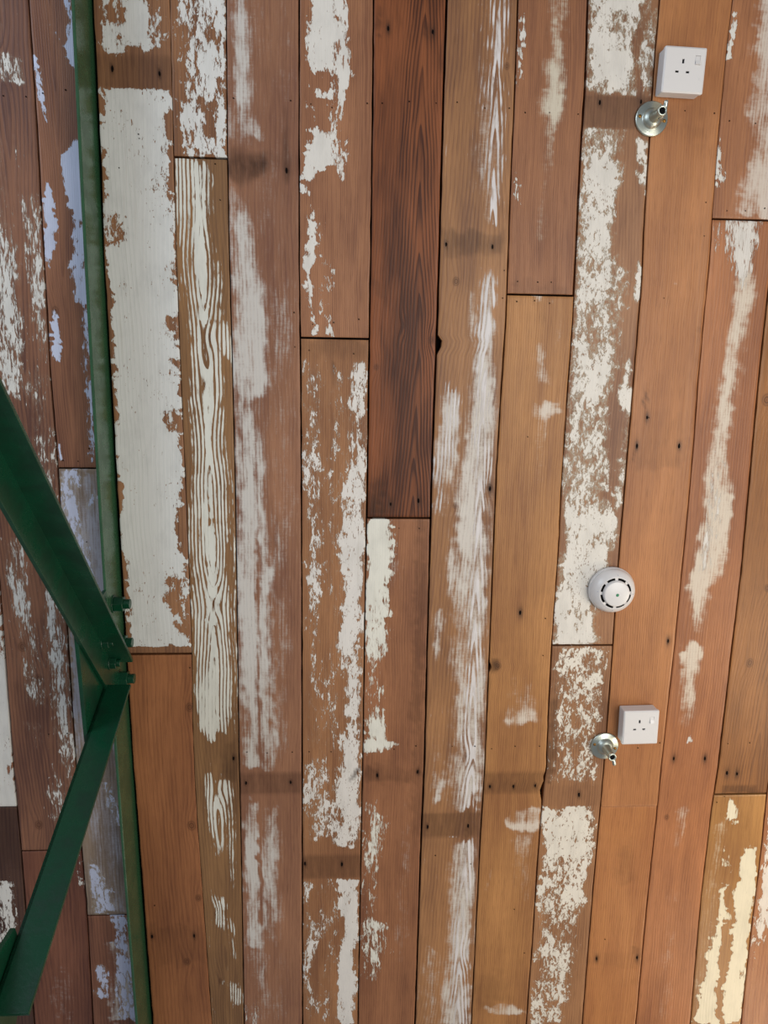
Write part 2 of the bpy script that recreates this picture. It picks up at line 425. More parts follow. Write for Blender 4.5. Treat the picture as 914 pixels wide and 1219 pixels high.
# --- left of the truss
m = wood_mat(1, (150, 100, 76), (104, 68, 54), (0.5, 120, 3, .5))
board(('S0', -0.15), 'S0', None, 961, m, [('P', [(690, .6, 1, .85), (961, .6, 1, .85)], .05), ('CUT', [(760, .9, .96, .5), (800, .9, .96, .5)], .05)], label='board with worn white paint')
m = wood_mat(2, (100, 70, 58), (70, 46, 40), (0.5, 120, 3, .5))
board(('S0', -0.15), 'S0', 961, None, m, [('P', [(1048, .5, .85, .75), (1125, .5, .8, .7)], .1), ('P', [(1080, .85, .98, .6), (1100, .85, .98, .6)], .1), ('S', [(961, 0, 1, .3), (1030, 0, 1, .2)], .1, 20)], label='dark board with a patch of white paint')
m = wood_mat(3, (146, 98, 76), (102, 66, 54), (0.62, 130, 5, .6), style=(150, 4), knots=knots('S0', 'S1', (5, 74, .010), (26, 770, .010), (46, 808, .009), (70, 785, .010), (46, 982, .010)), under=.25)
board('S0', 'S1', None, 1012, m, [
    ('P', [(-80, .3, .9, .35), (60, .3, .75, .1)], .1),
    ('P', [(58, .60, .75, .7), (98, .60, .80, .6)], .1), ('P', [(160, .2, .9, .2), (235, .2, .6, .25), (300, .2, .62, .62), (470, .2, .62, .62)], .12),
    ('P', [(225, .72, 1, .25), (260, .75, 1, .6), (380, .78, 1, .62), (430, .85, 1, .3)], .1),
    ('P', [(440, .6, 1, .35), (600, .7, 1, .42), (740, .8, 1, .3)], .15),
    ('P', [(640, .05, .4, .4), (720, .1, .45, .62), (760, .1, .4, .2)], .1),
    ('P', [(670, .6, 1, .5), (700, .68, 1, .62), (820, .65, 1, .5), (915, .72, 1, .5), (950, .5, .8, .2)], .12),
    ('P', [(740, .2, .6, .4), (838, .25, .6, .38)], .2), ('P', [(860, .2, .5, .4), (890, .3, .6, .3)], .1),
    ('P', [(940, .45, .8, .5), (985, .5, .8, .3)], .1)], label='reddish board with scattered paint flakes')
m = wood_mat(4, (134, 84, 66), (92, 54, 44), (0.4, 110, 2, .35))
board('S0', 'S1', 1013, None, m, [('P', [(1005, .92, 1, .6), (1060, .9, 1, .5)], .05), ('W', [(1150, .35, .7, .45), (1219, .3, .7, .5)], .2, 40)], label='plain dark reddish board')
m = wood_mat(5, (148, 98, 74), (104, 64, 50), (0.35, 170, 5, .5), style=(75, 2.0), paint=(205, 208, 218), d=.01, under=.15, knots=knots('S1', 'BR', (66, 372, .011)))
board('S1', ('BR', -0.012), None, 557, m, [
    ('P', [(-60, .5, .85, .7), (10, .62, .82, .8), (55, .6, .85, .9), (88, .75, .85, .6)], .06),
    ('P', [(5, .48, .6, .55), (14, .48, .6, .5)], .05), ('P', [(35, .42, .5, .5), (60, .44, .5, .5)], .05),
    ('P', [(72, .03, .14, .9), (110, .08, .20, .9), (142, .14, .22, .8)], .05),
    ('P', [(168, .70, .9, .7), (185, .38, .9, .95), (225, .45, .9, .95), (262, .62, .9, .9)], .06),
    ('P', [(215, .06, .14, .8), (240, .06, .26, .98), (305, .02, .2, .95), (318, .0, .1, .6)], .05),
    ('P', [(262, .62, .9, .75), (330, .5, .88, .85), (362, .5, .88, .75)], .06),
    ('P', [(368, .05, .2, .65), (400, .05, .24, .9), (435, .1, .2, .6)], .05),
    ('P', [(365, .65, .88, .35), (420, .65, .88, .5), (470, .62, .88, .66), (550, .62, .88, .62)], .08),
    ('P', [(525, .02, .1, .7), (550, .02, .12, .7)], .05)], label='board with large flakes of pale paint')
m = wood_mat(6, (146, 122, 106), (112, 92, 82), (0.5, 110, 2, .25), style=(60, 1.6), paint=(196, 198, 208), wash=(176, 172, 178), under=.5)
board('S1', ('BR', -0.012), 558, 1089, m, [
    ('W', [(558, 0, 1, .55), (640, 0, 1, .8), (800, 0, 1, .8), (900, 0, 1, .5), (1089, 0, 1, .45)], .05),
    ('P', [(558, 0, .5, .65), (585, .0, .3, .6), (620, .1, .4, .6), (665, .3, .6, .6), (760, .2, .8, .35)], .12),
    ('P', [(585, .45, .8, .4), (612, .45, .8, .5)], .1), ('P', [(930, .5, .8, .62), (982, .6, .8, .3)], .1),
    ('P', [(1030, .1, .4, .6), (1089, .05, .6, .6)], .1)], label='grey board with thin worn paint')
m = wood_mat(7, (142, 92, 72), (100, 62, 48), (0.4, 120, 2, .35), style=(70, 2.0), paint=(196, 198, 210), under=.3)
board('S1', ('BR', -0.012), 1090, None, m, [('P', [(1092, .45, .85, .8), (1120, .5, .8, .65), (1219, .4, .88, .6)], .07),
    ('P', [(1148, .08, .28, .65), (1190, .1, .3, .6)], .08), ('W', [(1120, .3, 1, .5), (1219, .3, 1, .6)], .1)], label='board end with a strip of pale paint')
m = wood_mat(30, (140, 94, 70), (98, 62, 48), (0.5, 120, 3, .5))
board(('S0', -0.31), ('S0', -0.15), None, None, m, [('P', [(-100, .2, .9, .5), (500, .2, .8, .3), (1300, .3, .9, .6)], .1)], dense=.03)

# --- between the truss and the right edge of the frame
m = wood_mat(8, (160, 112, 82), (120, 80, 58), (0.5, 120, 3, .4), style=(70, 1.6), paint=(224, 222, 209), fleck=.45)
board('BR', 'S3', None, 777.5, m, [
    ('P', [(-90, .0, .9, .7), (0, .05, .7, .8), (40, .05, .72, .82), (64, .05, .95, .66)], .08),
    ('P', [(-20, .7, 1, .4), (64, .7, 1, .5)], .1),
    ('CUT', [(0, .1, .35, .45), (25, .12, .4, .6), (35, .2, .35, .3)], .1),
    ('P', [(106, .01, .90, .95), (200, .01, .90, .99), (330, .04, .92, .99), (560, .02, .95, .985), (680, .03, .95, .985), (770, .02, 1.0, .97)], .05, 3),
    ('P', [(106, .85, 1, .72), (300, .85, 1, .62), (500, .85, 1, .66), (600, .9, 1, .5)], .05),
    ('CUT', [(250, .04, .3, .35), (275, .02, .33, .62), (300, .0, .25, .5)], .1),
    ('CUT', [(205, .66, .9, .3), (228, .7, .9, .5)], .08), ('CUT', [(380, .82, .97, .8), (396, .88, .97, .8)], .05),
    ('CUT', [(110, .5, .9, .3), (120, .5, .9, .3)], .1), ('CUT', [(135, .9, 1, .9), (165, .9, 1, .8)], .05),
    ('CUT', [(485, .7, .95, .4), (520, .75, .95, .6)], .1), ('CUT', [(600, .8, 1, .5), (660, .85, 1, .7)], .08),
    ('CUT', [(680, .62, .95, .3), (710, .6, .93, .66), (738, .75, .95, .7), (760, .9, 1, .6)], .1),
    ('BAND', 66, 106, .30), ('BAND', 771, 779, .1)], gl=.0052, gr=.0006, dz=-.001, label='board under almost whole cream-white paint')
m = wood_mat(9, (166, 106, 70), (124, 74, 48), (0.75, 110, 1.5, .35), knots=knots('BR', 'S3', (226, 842, .010), (228, 983, .011), (236, 1069, .008), (222, 1145, .009)), blotch=.3)
board('BR', 'S3', 779.5, None, m, [('S', [(1104, 0, 1, .22), (1148, 0, 1, .15)], .1), ('S', [(780, .0, 1, .15), (800, .0, 1, .05)], .1, 30)], gl=.0052, gr=.0006, dz=.0005, label='bare orange-brown board')
m = wood_mat(10, (154, 106, 76), (116, 76, 54), (0.45, 120, 3, .5), style=(75, 1.8), paint=(226, 222, 208))
board('S3', 'S4', None, 187, m, [('P', [(-90, .0, 1, .6), (0, .05, 1, .62), (60, .0, 1, .6), (100, .15, 1, .66), (186, .1, .98, .72)], .08),
    ('CUT', [(30, .0, .35, .5), (80, .0, .3, .7), (120, .0, .3, .6)], .1), ('CUT', [(38, .6, .9, .5), (48, .6, .9, .5)], .1), ('CUT', [(120, .6, .85, .5), (165, .55, .8, .5)], .1)],
    gl=.0005, gr=.0008, label='board end with blistered white paint')
m = wood_mat(11, (150, 108, 74), (116, 80, 54), (0.50, 95, 1.0, .45), d=.008, style=(120, 5), rm=.55, lens=6.0, paint=(226, 222, 202), sharp=.09,
             knots=knots('S3', 'S4', (246, 457, .009), (249, 402, .008), (256, 719, .011), (262, 943, .009), (258, 1088, .009), (262, 1168, .008)))
board('S3', 'S4', 188.5, None, m, [
    ('P', [(189, .30, .62, .6), (205, .34, .60, .8), (300, .38, .58, .92), (385, .38, .60, .85)], .04, 8),
    ('P', [(189, .0, .4, .55), (225, .02, .35, .5), (300, .05, .38, .36), (390, .1, .4, .4)], .08), ('P', [(200, .55, .75, .3), (300, .58, .8, .38), (390, .6, .85, .45)], .08),
    ('P', [(385, .22, .78, .58), (450, .2, .82, .52), (540, .2, .8, .50), (620, .12, .8, .52)], .1, 8),
    ('P', [(470, .40, .58, .75), (560, .42, .56, .8), (640, .36, .54, .92), (740, .32, .54, .95), (800, .30, .56, .9), (860, .2, .58, .95), (884, .35, .55, .8)], .05, 8),
    ('P', [(620, .54, .82, .5), (760, .56, .84, .55), (860, .55, .8, .6), (875, .6, .75, .4)], .07), ('P', [(600, .0, .35, .35), (740, .0, .33, .5), (790, .0, .33, .45), (825, .04, .4, .85), (865, .12, .45, .85), (876, .25, .45, .6)], .07),
    ('P', [(390, .8, 1, .4), (410, .8, .98, .6), (430, .9, 1, .4)], .05),
    ('P', [(520, .9, 1, .2), (640, .9, 1, .4), (880, .9, 1, .3)], .06),
    ('P', [(925, .2, .7, .45), (940, .2, .85, .66), (985, .3, .6, .6), (1020, .4, .6, .2)], .12), ('P', [(930, .6, .85, .4), (1060, .7, .85, .3)], .1),
    ('P', [(1070, .35, .6, .5), (1100, .35, .6, .62), (1110, .4, .55, .2)], .1), ('P', [(1100, .65, .8, .45), (1140, .65, .8, .4)], .08), ('P', [(1168, .35, .55, .5), (1176, .35, .55, .5)], .08), ('P', [(1170, .65, .95, .4), (1200, .65, .95, .55)], .1),
    ('S', [(885, .65, 1, .3), (925, .65, 1, .45)], .2)], gl=.0005, gr=.0012, dz=.0008, label='board with paint caught in its wavy grain')
m = wood_mat(12, (156, 108, 84), (124, 80, 62), (0.6, 130, 1.5, .25), wash=(210, 204, 196), style=(160, 6))
board('S4', 'S5', None, None, m, [
    ('W', [(-100, .0, .45, .6), (0, .02, .4, .62), (60, .0, .38, .75), (110, .0, .4, .72), (170, .0, .3, .5), (185, 0, .25, .2)], .2),
    ('W', [(-50, .0, 1, .30), (170, .0, 1, .22), (230, .0, .85, .28), (600, .0, .95, .34), (915, .0, .85, .32)], .2), ('W', [(950, 0, .8, .26), (1219, 0, .8, .3)], .2), ('W', [(140, .05, .5, .5), (160, .1, .5, .55)], .2),
    ('W', [(222, .0, .2, .6), (260, .0, .35, .85), (330, .0, .5, .85), (400, .0, .55, .95), (470, .0, .52, .9), (480, .0, .3, .7), (530, .0, .5, .85), (640, .02, .55, .9), (760, .03, .56, .92), (860, .03, .58, .9), (915, .03, .55, .75)], .18, 16),
    ('W', [(330, .45, 1, .35), (600, .5, .95, .42), (900, .5, .8, .35)], .2),
    ('CUT', [(500, .3, .35, .5), (560, .28, .36, .5), (760, .29, .36, .6), (900, .28, .36, .6)], .08),
    ('W', [(948, .02, .3, .8), (1000, .02, .35, .95), (1080, .02, .45, .8), (1130, .03, .35, .6)], .1), ('W', [(960, .3, .7, .7), (1120, .35, .65, .55)], .2), ('CUT', [(950, .27, .33, .8), (1100, .27, .33, .8)], .06),
    ('W', [(1130, .05, .6, .45), (1219, .05, .6, .4)], .3), ('P', [(1190, .03, .2, .45), (1219, .03, .22, .55)], .1),
    ('S', [(178, .0, .55, .3), (195, .0, .58, .85), (208, .0, .5, .65), (220, .0, .2, .4)], .2, 8), ('S', [(180, .5, 1, .15), (205, .5, 1, .2)], .2),
    ('S', [(140, .81, .86, .25), (200, .79, .87, .8), (228, .81, .86, .3)], .05, 30), ('BAND', 920, 945, .40), ('CUT', [(222, .02, .4, .15), (232, .02, .4, .15)], .1)],
    gl=.0015, gr=.0016, dz=-.0008, label='board with rubbed whitewash down its left half')
m = wood_mat(13, (170, 116, 86), (132, 84, 60), (0.9, 230, 1.0, .4), style=(85, 2.6), paint=(230, 223, 206), fleck=.3)
board('S5', 'S6', None, 402, m, [
    ('P', [(-90, .1, .6, .8), (0, .1, .62, .86), (40, .1, .6, .95), (75, .12, .5, .85), (95, .16, .28, .7)], .07, 8),
    ('P', [(0, .45, .68, .62), (100, .42, .70, .62), (170, .38, .62, .5), (215, .45, .62, .35)], .08), ('P', [(104, .15, .45, .6), (117, .15, .4, .85)], .06, 4),
    ('P', [(120, .1, .2, .8), (140, .12, .2, .8)], .05), ('P', [(150, .18, .25, .5), (172, .1, .5, .95), (196, .0, .42, .99), (205, .0, .3, .95), (220, .0, .1, .6)], .05, 4),
    ('P', [(222, .02, .1, .9), (232, .04, .12, .8)], .04, 3), ('P', [(236, .12, .16, .7), (300, .1, .28, .8), (320, .04, .22, .98), (335, .1, .18, .8), (370, .14, .2, .8), (400, .14, .28, .8)], .05, 4),
    ('P', [(250, .3, .4, .3), (325, .35, .42, .65), (360, .34, .42, .5), (400, .33, .5, .66)], .06)],
    gl=.0016, gr=.0012, bow=.001, label='board with a torn strip of white paint')
m = wood_mat(14, (168, 116, 82), (130, 84, 58), (0.45, 210, 1.2, .38), style=(100, 2.4), paint=(230, 222, 206), under=.2, fleck=.6)
board('S5', 'S6', 403.6, None, m, [
    ('P', [(430, .72, 1, .62), (480, .66, 1, .62), (510, .7, 1, .3), (530, .66, 1, .6), (600, .6, .97, .72), (640, .62, .97, .88), (740, .62, .97, .92), (770, .58, .97, .82), (810, .66, .97, .5), (860, .68, .97, .75), (905, .68, .97, .7), (930, .55, .97, .66), (1010, .6, .97, .72)], .09, 6),
    ('P', [(430, .0, .35, .38), (470, .0, .3, .3), (520, .02, .3, .5), (560, .02, .35, .55), (600, .0, .3, .5), (640, .1, .35, .62), (700, .05, .3, .62), (720, .05, .25, .4), (830, .1, .25, .45), (900, .05, .35, .3), (915, .05, .45, .55), (1000, .05, .6, .55)], .1),
    ('P', [(430, .3, .7, .18), (560, .45, .6, .42), (640, .35, .65, .25), (700, .4, .6, .3), (900, .3, .7, .25)], .1),
    ('P', [(1048, .64, .98, .86), (1110, .66, .98, .92), (1219, .62, .97, .92)], .05, 5), ('P', [(1048, .0, .2, .7), (1080, .0, .1, .7), (1110, .05, .35, .5), (1160, .0, .15, .6), (1219, .1, .4, .2)], .07),
    ('P', [(1048, .2, .65, .3), (1120, .3, .6, .3), (1219, .3, .6, .25)], .12),
    ('BAND', 1018, 1045, .40), ('S', [(404, .0, 1, .35), (418, .0, 1, .25), (430, 0, 1, .06)], .05, 8), ('S', [(427, .45, .5, .6), (455, .46, .49, .4)], .03), ('S', [(914, .92, 1, .9), (924, .84, .92, .8), (932, .78, .84, .6)], .05, 4)],
    gl=.0016, gr=.0016, dz=.0006, label='board flecked with white paint, thick on its right edge')
m = wood_mat(15, (142, 81, 50), (74, 38, 24), (0.72, 150, -9.0, 1.0), d=.007, span=.050, lens=1.5, knots=knots('S6', 'S7', (481, 388, .006), (514, 405, .007), (447, 437, .006)), blotch=.5)
board('S6', 'S7', None, 616, m, [('S', [(20, .0, .15, .6), (40, .0, .12, .6)], .15, 20), ('S', [(30, .72, .85, .4), (50, .76, .84, .5)], .08), ('S', [(65, .9, 1, .35), (85, .92, 1, .35)], .08),
    ('S', [(335, 0, .2, .35), (350, 0, .15, .3)], .15, 20), ('S', [(560, .0, .18, .4), (606, .0, .3, .75), (616, .0, .3, .6)], .15, 20), ('W', [(-40, .0, .1, .3), (10, .0, .1, .2)], .1)],
    gl=.0020, gr=.0022, dz=-.0006, label='dark reddish-brown board with arched grain')
m = wood_mat(16, (160, 106, 76), (122, 76, 54), (0.35, 180, 1.0, .3), style=(130, 3.5), paint=(232, 227, 206), sharp=.12)
board('S6', 'S7', 617.5, None, m, [
    ('P', [(618, .0, .40, .95), (700, .0, .38, .92), (735, .0, .42, .85), (780, .0, .36, .6), (790, .0, .2, .4)], .07, 3), ('P', [(722, .2, .5, .85), (738, .2, .5, .8)], .06, 4),
    ('W', [(660, .25, .62, .4), (720, .25, .6, .25)], .15),
    ('P', [(790, .0, .35, .38), (850, .0, .3, .4), (862, .0, .36, .85), (880, .0, .4, .6), (885, .0, .58, .85), (898, .0, .4, .6)], .07, 4),
    ('P', [(950, .0, .2, .4), (980, .0, .5, .5), (1020, .0, .3, .5), (1090, .0, .2, .3), (1100, .0, .5, .75), (1108, .0, .45, .6), (1170, .0, .45, .35)], .1),
    ('S', [(618, .78, .95, .28), (800, .8, .98, .35), (1000, .85, 1, .25)], .12, 30), ('S', [(912, 0, 1, .2), (930, 0, 1, .35)], .1, 8), ('S', [(912, .05, .3, .5), (930, .05, .3, .5)], .1), ('S', [(912, .85, 1, .5), (925, .85, 1, .6)], .08),
    ('W', [(960, .7, .85, .35), (1150, .6, .8, .35)], .1)],
    gl=.0013, gr=.0020, dz=.0004, label='brown board with cream paint at its upper left')
m = wood_mat(17, (166, 116, 80), (126, 84, 60), (0.76, 120, -7.0, .45), d=.005, wash=(216, 208, 198), style=(170, 7), rm=.6, paint=(226, 218, 208), sharp=.16,
             knots=knots('S7', 'S8', (542, 335, .008), (584, 488, .008), (583, 580, .007), (541, 602, .006), (604, 79, .006), (557, 900, .009), (555, 1134, .009)))
board('S7', 'S8', None, None, m, [
    ('P', [(-80, .62, .85, .42), (60, .62, .82, .46), (150, .64, .86, .48), (240, .64, .84, .40), (262, .64, .8, .3)], .12), ('P', [(55, .74, .78, .5), (90, .72, .80, .85), (108, .74, .79, .5)], .03),
    ('P', [(190, .73, .76, .8), (262, .71, .77, .95)], .03), ('W', [(0, .52, .9, .3), (100, .5, .9, .42), (200, .48, .85, .45), (262, .5, .8, .35)], .2),
    ('W', [(306, .72, .76, .5), (340, .62, .84, .85), (420, .58, .88, .9), (470, .5, .92, .78), (560, .35, .95, .72), (640, .35, .97, .82), (700, .32, .97, .8), (760, .42, .95, .72), (860, .42, .95, .75), (960, .42, .97, .8), (966, .42, .97, .8)], .22, 30),
    ('P', [(322, .70, .78, .6), (360, .64, .82, .72), (430, .62, .80, .62), (500, .64, .84, .42), (560, .66, .86, .55), (640, .68, .82, .72), (700, .70, .84, .6), (780, .72, .86, .68), (860, .66, .80, .55), (900, .62, .86, .62), (966, .66, .9, .72)], .12),
    ('W', [(345, .38, .6, .5), (385, .42, .6, .8), (430, .45, .6, .3)], .12),
    ('P', [(455, .06, .3, .35), (480, .1, .36, .42), (520, .12, .28, .45), (560, .05, .25, .4), (610, .02, .2, .3)], .08), ('W', [(463, .0, .45, .5), (500, .05, .35, .95), (560, .0, .35, .8), (620, .0, .3, .4)], .12),
    ('W', [(725, .05, .3, .5), (770, .1, .3, .8), (800, .1, .25, .4)], .14), ('W', [(880, .1, .3, .5), (955, .1, .35, .7)], .14),
    ('W', [(1000, .5, .95, .6), (1060, .5, .98, .82), (1130, .5, .98, .75), (1219, .35, .98, .8)], .2), ('P', [(1000, .72, .9, .72), (1050, .70, .88, .66), (1080, .74, .84, .5), (1120, .62, .92, .5), (1219, .6, .92, .5)], .12),
    ('W', [(1125, .05, .4, .5), (1219, .05, .4, .45)], .2),
    ('BAND', 967, 996, .40), ('S', [(275, .0, 1, .38), (290, 0, 1, .5), (304, 0, 1, .35)], .1, 6), ('S', [(967, .72, .86, .6), (996, .72, .86, .6)], .08),
    ('CUT', [(273, 0, 1, .8), (304, 0, 1, .8)], .1, 6), ('P', [(992, .05, .2, .6), (996, .3, .62, .8)], .05, 3)],
    gl=.0022, gr=.0018, dz=-.0010, notches=[('L', 412, .010, 9), ('L', 405, .006, 5)], label='board with white paint along its arched grain')
m = wood_mat(18, (168, 112, 80), (130, 82, 58), (0.85, 230, 1.0, .4), style=(160, 3.5), wash=(214, 204, 184))
board('S8', 'S9', None, 350.5, m, [
    ('W', [(-80, .4, .75, .5), (0, .45, .72, .6), (70, .45, .75, .75), (125, .35, .68, .9), (145, .4, .66, .6), (220, .45, .6, .45), (300, .4, .6, .3)], .15, 20),
    ('P', [(20, .02, .1, .7), (90, .0, .08, .85), (110, .0, .06, .5)], .05), ('P', [(200, .0, .08, .8), (240, .0, .1, .6)], .05), ('S', [(335, .1, .9, .15), (350, .1, .9, .25)], .1, 8)],
    gl=.0014, gr=.0026, label='reddish board with a rubbed pale streak')
m = wood_mat(19, (182, 126, 80), (146, 94, 58), (0.8, 200, 1.0, .35), style=(150, 4), wash=(218, 205, 190), blotch=.35, knots=knots('S8', 'S9', (590, 792, .009)))
board('S8', 'S9', 352, None, m, [
    ('W', [(352, .4, .6, .7), (362, .45, .6, .4)], .1, 4), ('W', [(362, .7, .85, .4), (410, .7, .82, .5)], .1), ('W', [(400, .4, .6, .3), (435, .45, .6, .65), (460, .5, .8, .4)], .12),
    ('W', [(478, .5, .95, .7), (490, .5, 1, .85), (502, .55, .8, .4), (580, .5, .75, .25)], .12, 8), ('W', [(800, .3, .8, .2), (835, .35, .8, .55), (858, .3, .9, .72), (866, .2, .9, .3)], .15, 8),
    ('S', [(784, .05, .15, .55), (792, .0, .14, .7), (800, .0, .1, .6)], .06, 4), ('BAND', 919, 944, .40), ('W', [(960, .7, 1, .6), (976, .35, 1, .55), (984, .45, 1, .95), (990, .6, 1, .7)], .1, 5), ('W', [(990, .45, .9, .5), (1070, .5, .9, .3)], .15),
    ('W', [(1195, .1, .8, .6), (1205, .3, 1, .8), (1210, .5, 1, .6)], .15, 5), ('W', [(1030, .15, .2, .5), (1065, .12, .2, .5)], .06), ('S', [(1160, 0, .6, .15), (1195, 0, .6, .25)], .2, 20)],
    gl=.0014, gr=.0010, dz=-.0008, notches=[('L', 794, .005, 7), ('R', 941, .006, 14), ('R', 925, .003, 6)], label='smooth orange board with faint white smears')
m = wood_mat(20, (160, 112, 82), (124, 82, 60), (0.95, 150, 2.0, .4), style=(86, 1.5), paint=(230, 222, 204), under=.85, fleck=.5)
board('S9', 'S10', None, 767.5, m, [
    ('P', [(-80, .0, .8, .7), (0, .0, .78, .8), (50, .0, .7, .78), (80, .0, .72, .82), (112, .0, .7, .6)], .1, 5), ('P', [(0, .85, 1, .45), (60, .85, 1, .7), (112, .85, .97, .4)], .06),
    ('CUT', [(10, .2, .6, .3), (50, .2, .6, .35), (65, .2, .6, .1)], .2),
    ('P', [(152, .0, .7, .55), (175, .0, .65, .5), (215, .0, .6, .85), (250, .0, .55, .62), (290, .0, .62, .64), (340, .0, .75, .58), (390, .0, .72, .52), (440, .0, .75, .60), (500, .0, .68, .55), (560, .0, .66, .48), (600, .0, .72, .48), (620, .1, .95, .72), (680, .0, .85, .78), (740, .0, .7, .72), (767, .0, .78, .78)], .1, 5),
    ('P', [(165, .88, .98, .85), (205, .88, .98, .8), (220, .9, .98, .3)], .05), ('P', [(310, .88, 1, .7), (350, .88, 1, .7), (360, .9, 1, .3)], .05), ('P', [(430, .86, 1, .85), (480, .86, 1, .8), (490, .9, 1, .3), (560, .85, 1, .5), (605, .85, 1, .7)], .05),
    ('CUT', [(150, .5, .8, .5), (280, .55, .8, .5)], .12), ('BAND', 114, 152, .40), ('S', [(116, .1, .3, .5), (140, .15, .3, .3)], .1), ('S', [(114, .75, 1, .45), (135, .8, 1, .3)], .1)],
    gl=.0020, gr=.0014, dz=.0004, bow=-.001, label='board half covered in blistered cream paint')
m = wood_mat(21, (166, 116, 82), (128, 84, 58), (0.3, 160, 2.5, .45), style=(90, 1.5), paint=(232, 222, 200), under=.2, knots=knots('S9', 'S10', (677, 783, .007)))
board('S9', 'S10', 768.8, None, m, [
    ('P', [(769, .2, .9, .5), (830, .05, .9, .45), (900, .05, .9, .45), (932, .05, .8, .4)], .1, 4), ('P', [(790, .02, .3, .62), (830, .02, .3, .5)], .08),
    ('P', [(961, .0, .9, .75), (1000, .0, .95, .72), (1050, .0, .9, .66), (1080, .0, .9, .6), (1100, .0, .8, .3), (1125, .05, .8, .66), (1160, .1, .8, .5), (1219, .0, .6, .55)], .1, 5),
    ('BAND', 934, 960, .1), ('S', [(820, .0, .12, .5), (930, .0, .1, .6)], .08, 20)],
    gl=.0024, gr=.0012, label='brown board with scattered cream paint flakes')
m = wood_mat(22, (184, 122, 80), (154, 96, 60), (0.85, 190, 1.2, .28), blotch=.3, gloss=.36)
board('S10', 'S11', None, 960.0, m, [('S', [(120, .1, .8, .12), (160, .2, .8, .14)], .2, 20), ('S', [(490, .2, .9, .08), (550, .0, .9, .22), (556, .0, .9, .2)], .2, 10),
    ('S', [(462, .20, .24, .6), (478, .13, .17, .7)], .03, 4), ('S', [(470, .24, .27, .5), (484, .18, .21, .5)], .03, 4), ('S', [(524, .10, .13, .6), (545, .04, .07, .6)], .03, 4), ('S', [(388, .9, 1, .25), (394, .9, 1, .3)], .08, 4), ('W', [(330, .5, .56, .4), (345, .5, .56, .4)], .05)], gl=.0018, gr=.0010, dz=-.0006, label='smooth bare orange board', endgap=.0002)
m = wood_mat(23, (188, 124, 78), (158, 96, 58), (0.75, 180, 1.0, .25), blotch=.35, gloss=.34)
board('S10', 'S11', 960.0, None, m, [('S', [(1010, .4, .65, .2), (1050, .4, .7, .22)], .2, 25), ('S', [(1130, 0, 1, .08), (1150, 0, 1, .12)], .2, 10), ('S', [(1130, .85, 1, .35), (1150, .88, 1, .3)], .1)], gl=.0018, gr=.0015, label='smooth bare orange board, lower length', endgap=.0002)
m = wood_mat(24, (172, 114, 80), (138, 86, 60), (0.3, 160, 1.5, .3), wash=(212, 198, 184), style=(100, 3), gloss=.38)
board('S11', 'S12', None, 261, m, [
    ('W', [(-80, .4, 1, .6), (0, .35, 1, .7), (80, .4, 1, .8), (130, .35, 1, .85), (170, .5, 1, .75), (210, .4, 1, .85), (260, .35, 1, .7)], .15),
    ('P', [(20, .02, .1, .8), (45, .0, .1, .9), (80, .0, .06, .6)], .05), ('P', [(165, .0, .05, .6), (205, .0, .12, .8), (225, .0, .08, .6)], .05)], gl=.0006, gr=.0012, label='board with a broad pale whitewash')
m = wood_mat(25, (178, 114, 76), (142, 86, 56), (0.1, 150, 1.5, .3), wash=(216, 202, 184), paint=(222, 214, 198), style=(150, 4), sharp=.15, gloss=.36,
             knots=knots('S11', 'S12', (793, 973, .007)))
board('S11', 'S12', 262.3, None, m, [
    ('P', [(262, .25, .78, .75), (300, .3, .75, .9), (320, .4, .7, .8), (345, .45, .6, .5)], .1, 4), ('P', [(262, .0, .25, .35), (300, .0, .2, .35)], .08),
    ('W', [(320, .36, .82, .8), (380, .42, .75, .75), (420, .35, .74, .7), (480, .28, .66, .75), (540, .25, .66, .8), (610, .25, .75, .85), (680, .2, .78, .85), (700, .15, .55, .95), (715, .2, .55, .7), (750, .2, .5, .6)], .16, 16),
    ('P', [(540, .35, .55, .45), (690, .3, .6, .5)], .1), ('W', [(765, .12, .5, .9), (830, .2, .45, .65), (870, .2, .4, .3)], .12, 10), ('P', [(876, .38, .5, .85), (886, .36, .48, .85)], .05, 4),
    ('W', [(960, .3, .6, .45), (1010, .3, .55, .35)], .1), ('W', [(1060, .3, .6, .35), (1219, .3, .7, .3)], .2)], gl=.0014, gr=.0018, dz=.0004, label='orange board with a rubbed cream streak')
m = wood_mat(26, (160, 104, 62), (118, 74, 44), (0.72, 130, -8.0, .6), d=.008, span=.05, gloss=.38, knots=knots('S12', 'S13', (892, 789, .010), (912, 476, .012), (913, 700, .008)))
board('S12', 'S13', None, 944.5, m, [('S', [(935, .1, .8, .5), (944, .1, .8, .6)], .1, 3)], gl=.0012, gr=.0012, dz=-.0005, label='brown board with a knot and arched grain')
m = wood_mat(27, (178, 126, 78), (150, 100, 62), (0.5, 120, 1.0, .2), paint=(236, 222, 186), style=(60, 4), sharp=.10, gloss=.22, wash=(222, 205, 176))
board('S12', 'S13', 946, None, m, [
    ('P', [(948, .05, .2, .7), (949, .2, .4, .6)], .05, 3), ('P', [(955, .35, .45, .75), (980, .38, .46, .8)], .05), ('P', [(1015, .35, .42, .6), (1035, .35, .42, .6)], .05),
    ('P', [(1050, .36, .46, .9), (1080, .28, .48, .97), (1140, .22, .48, .97), (1190, .1, .48, .95), (1219, .05, .5, .97)], .07, 6),  # cream paint, with the lamp's gleam on the varnish painted into both strips
    ('P', [(1008, .72, .98, .8), (1040, .68, 1, .95), (1080, .64, 1, .88), (1120, .64, 1, .97), (1219, .62, 1, .98)], .06, 8), ('W', [(980, .05, .4, .5), (1040, .05, .3, .4), (1180, .0, .3, .5)], .15)],
    gl=.0004, gr=.0014, label='varnished board with two glossy cream paint strips')
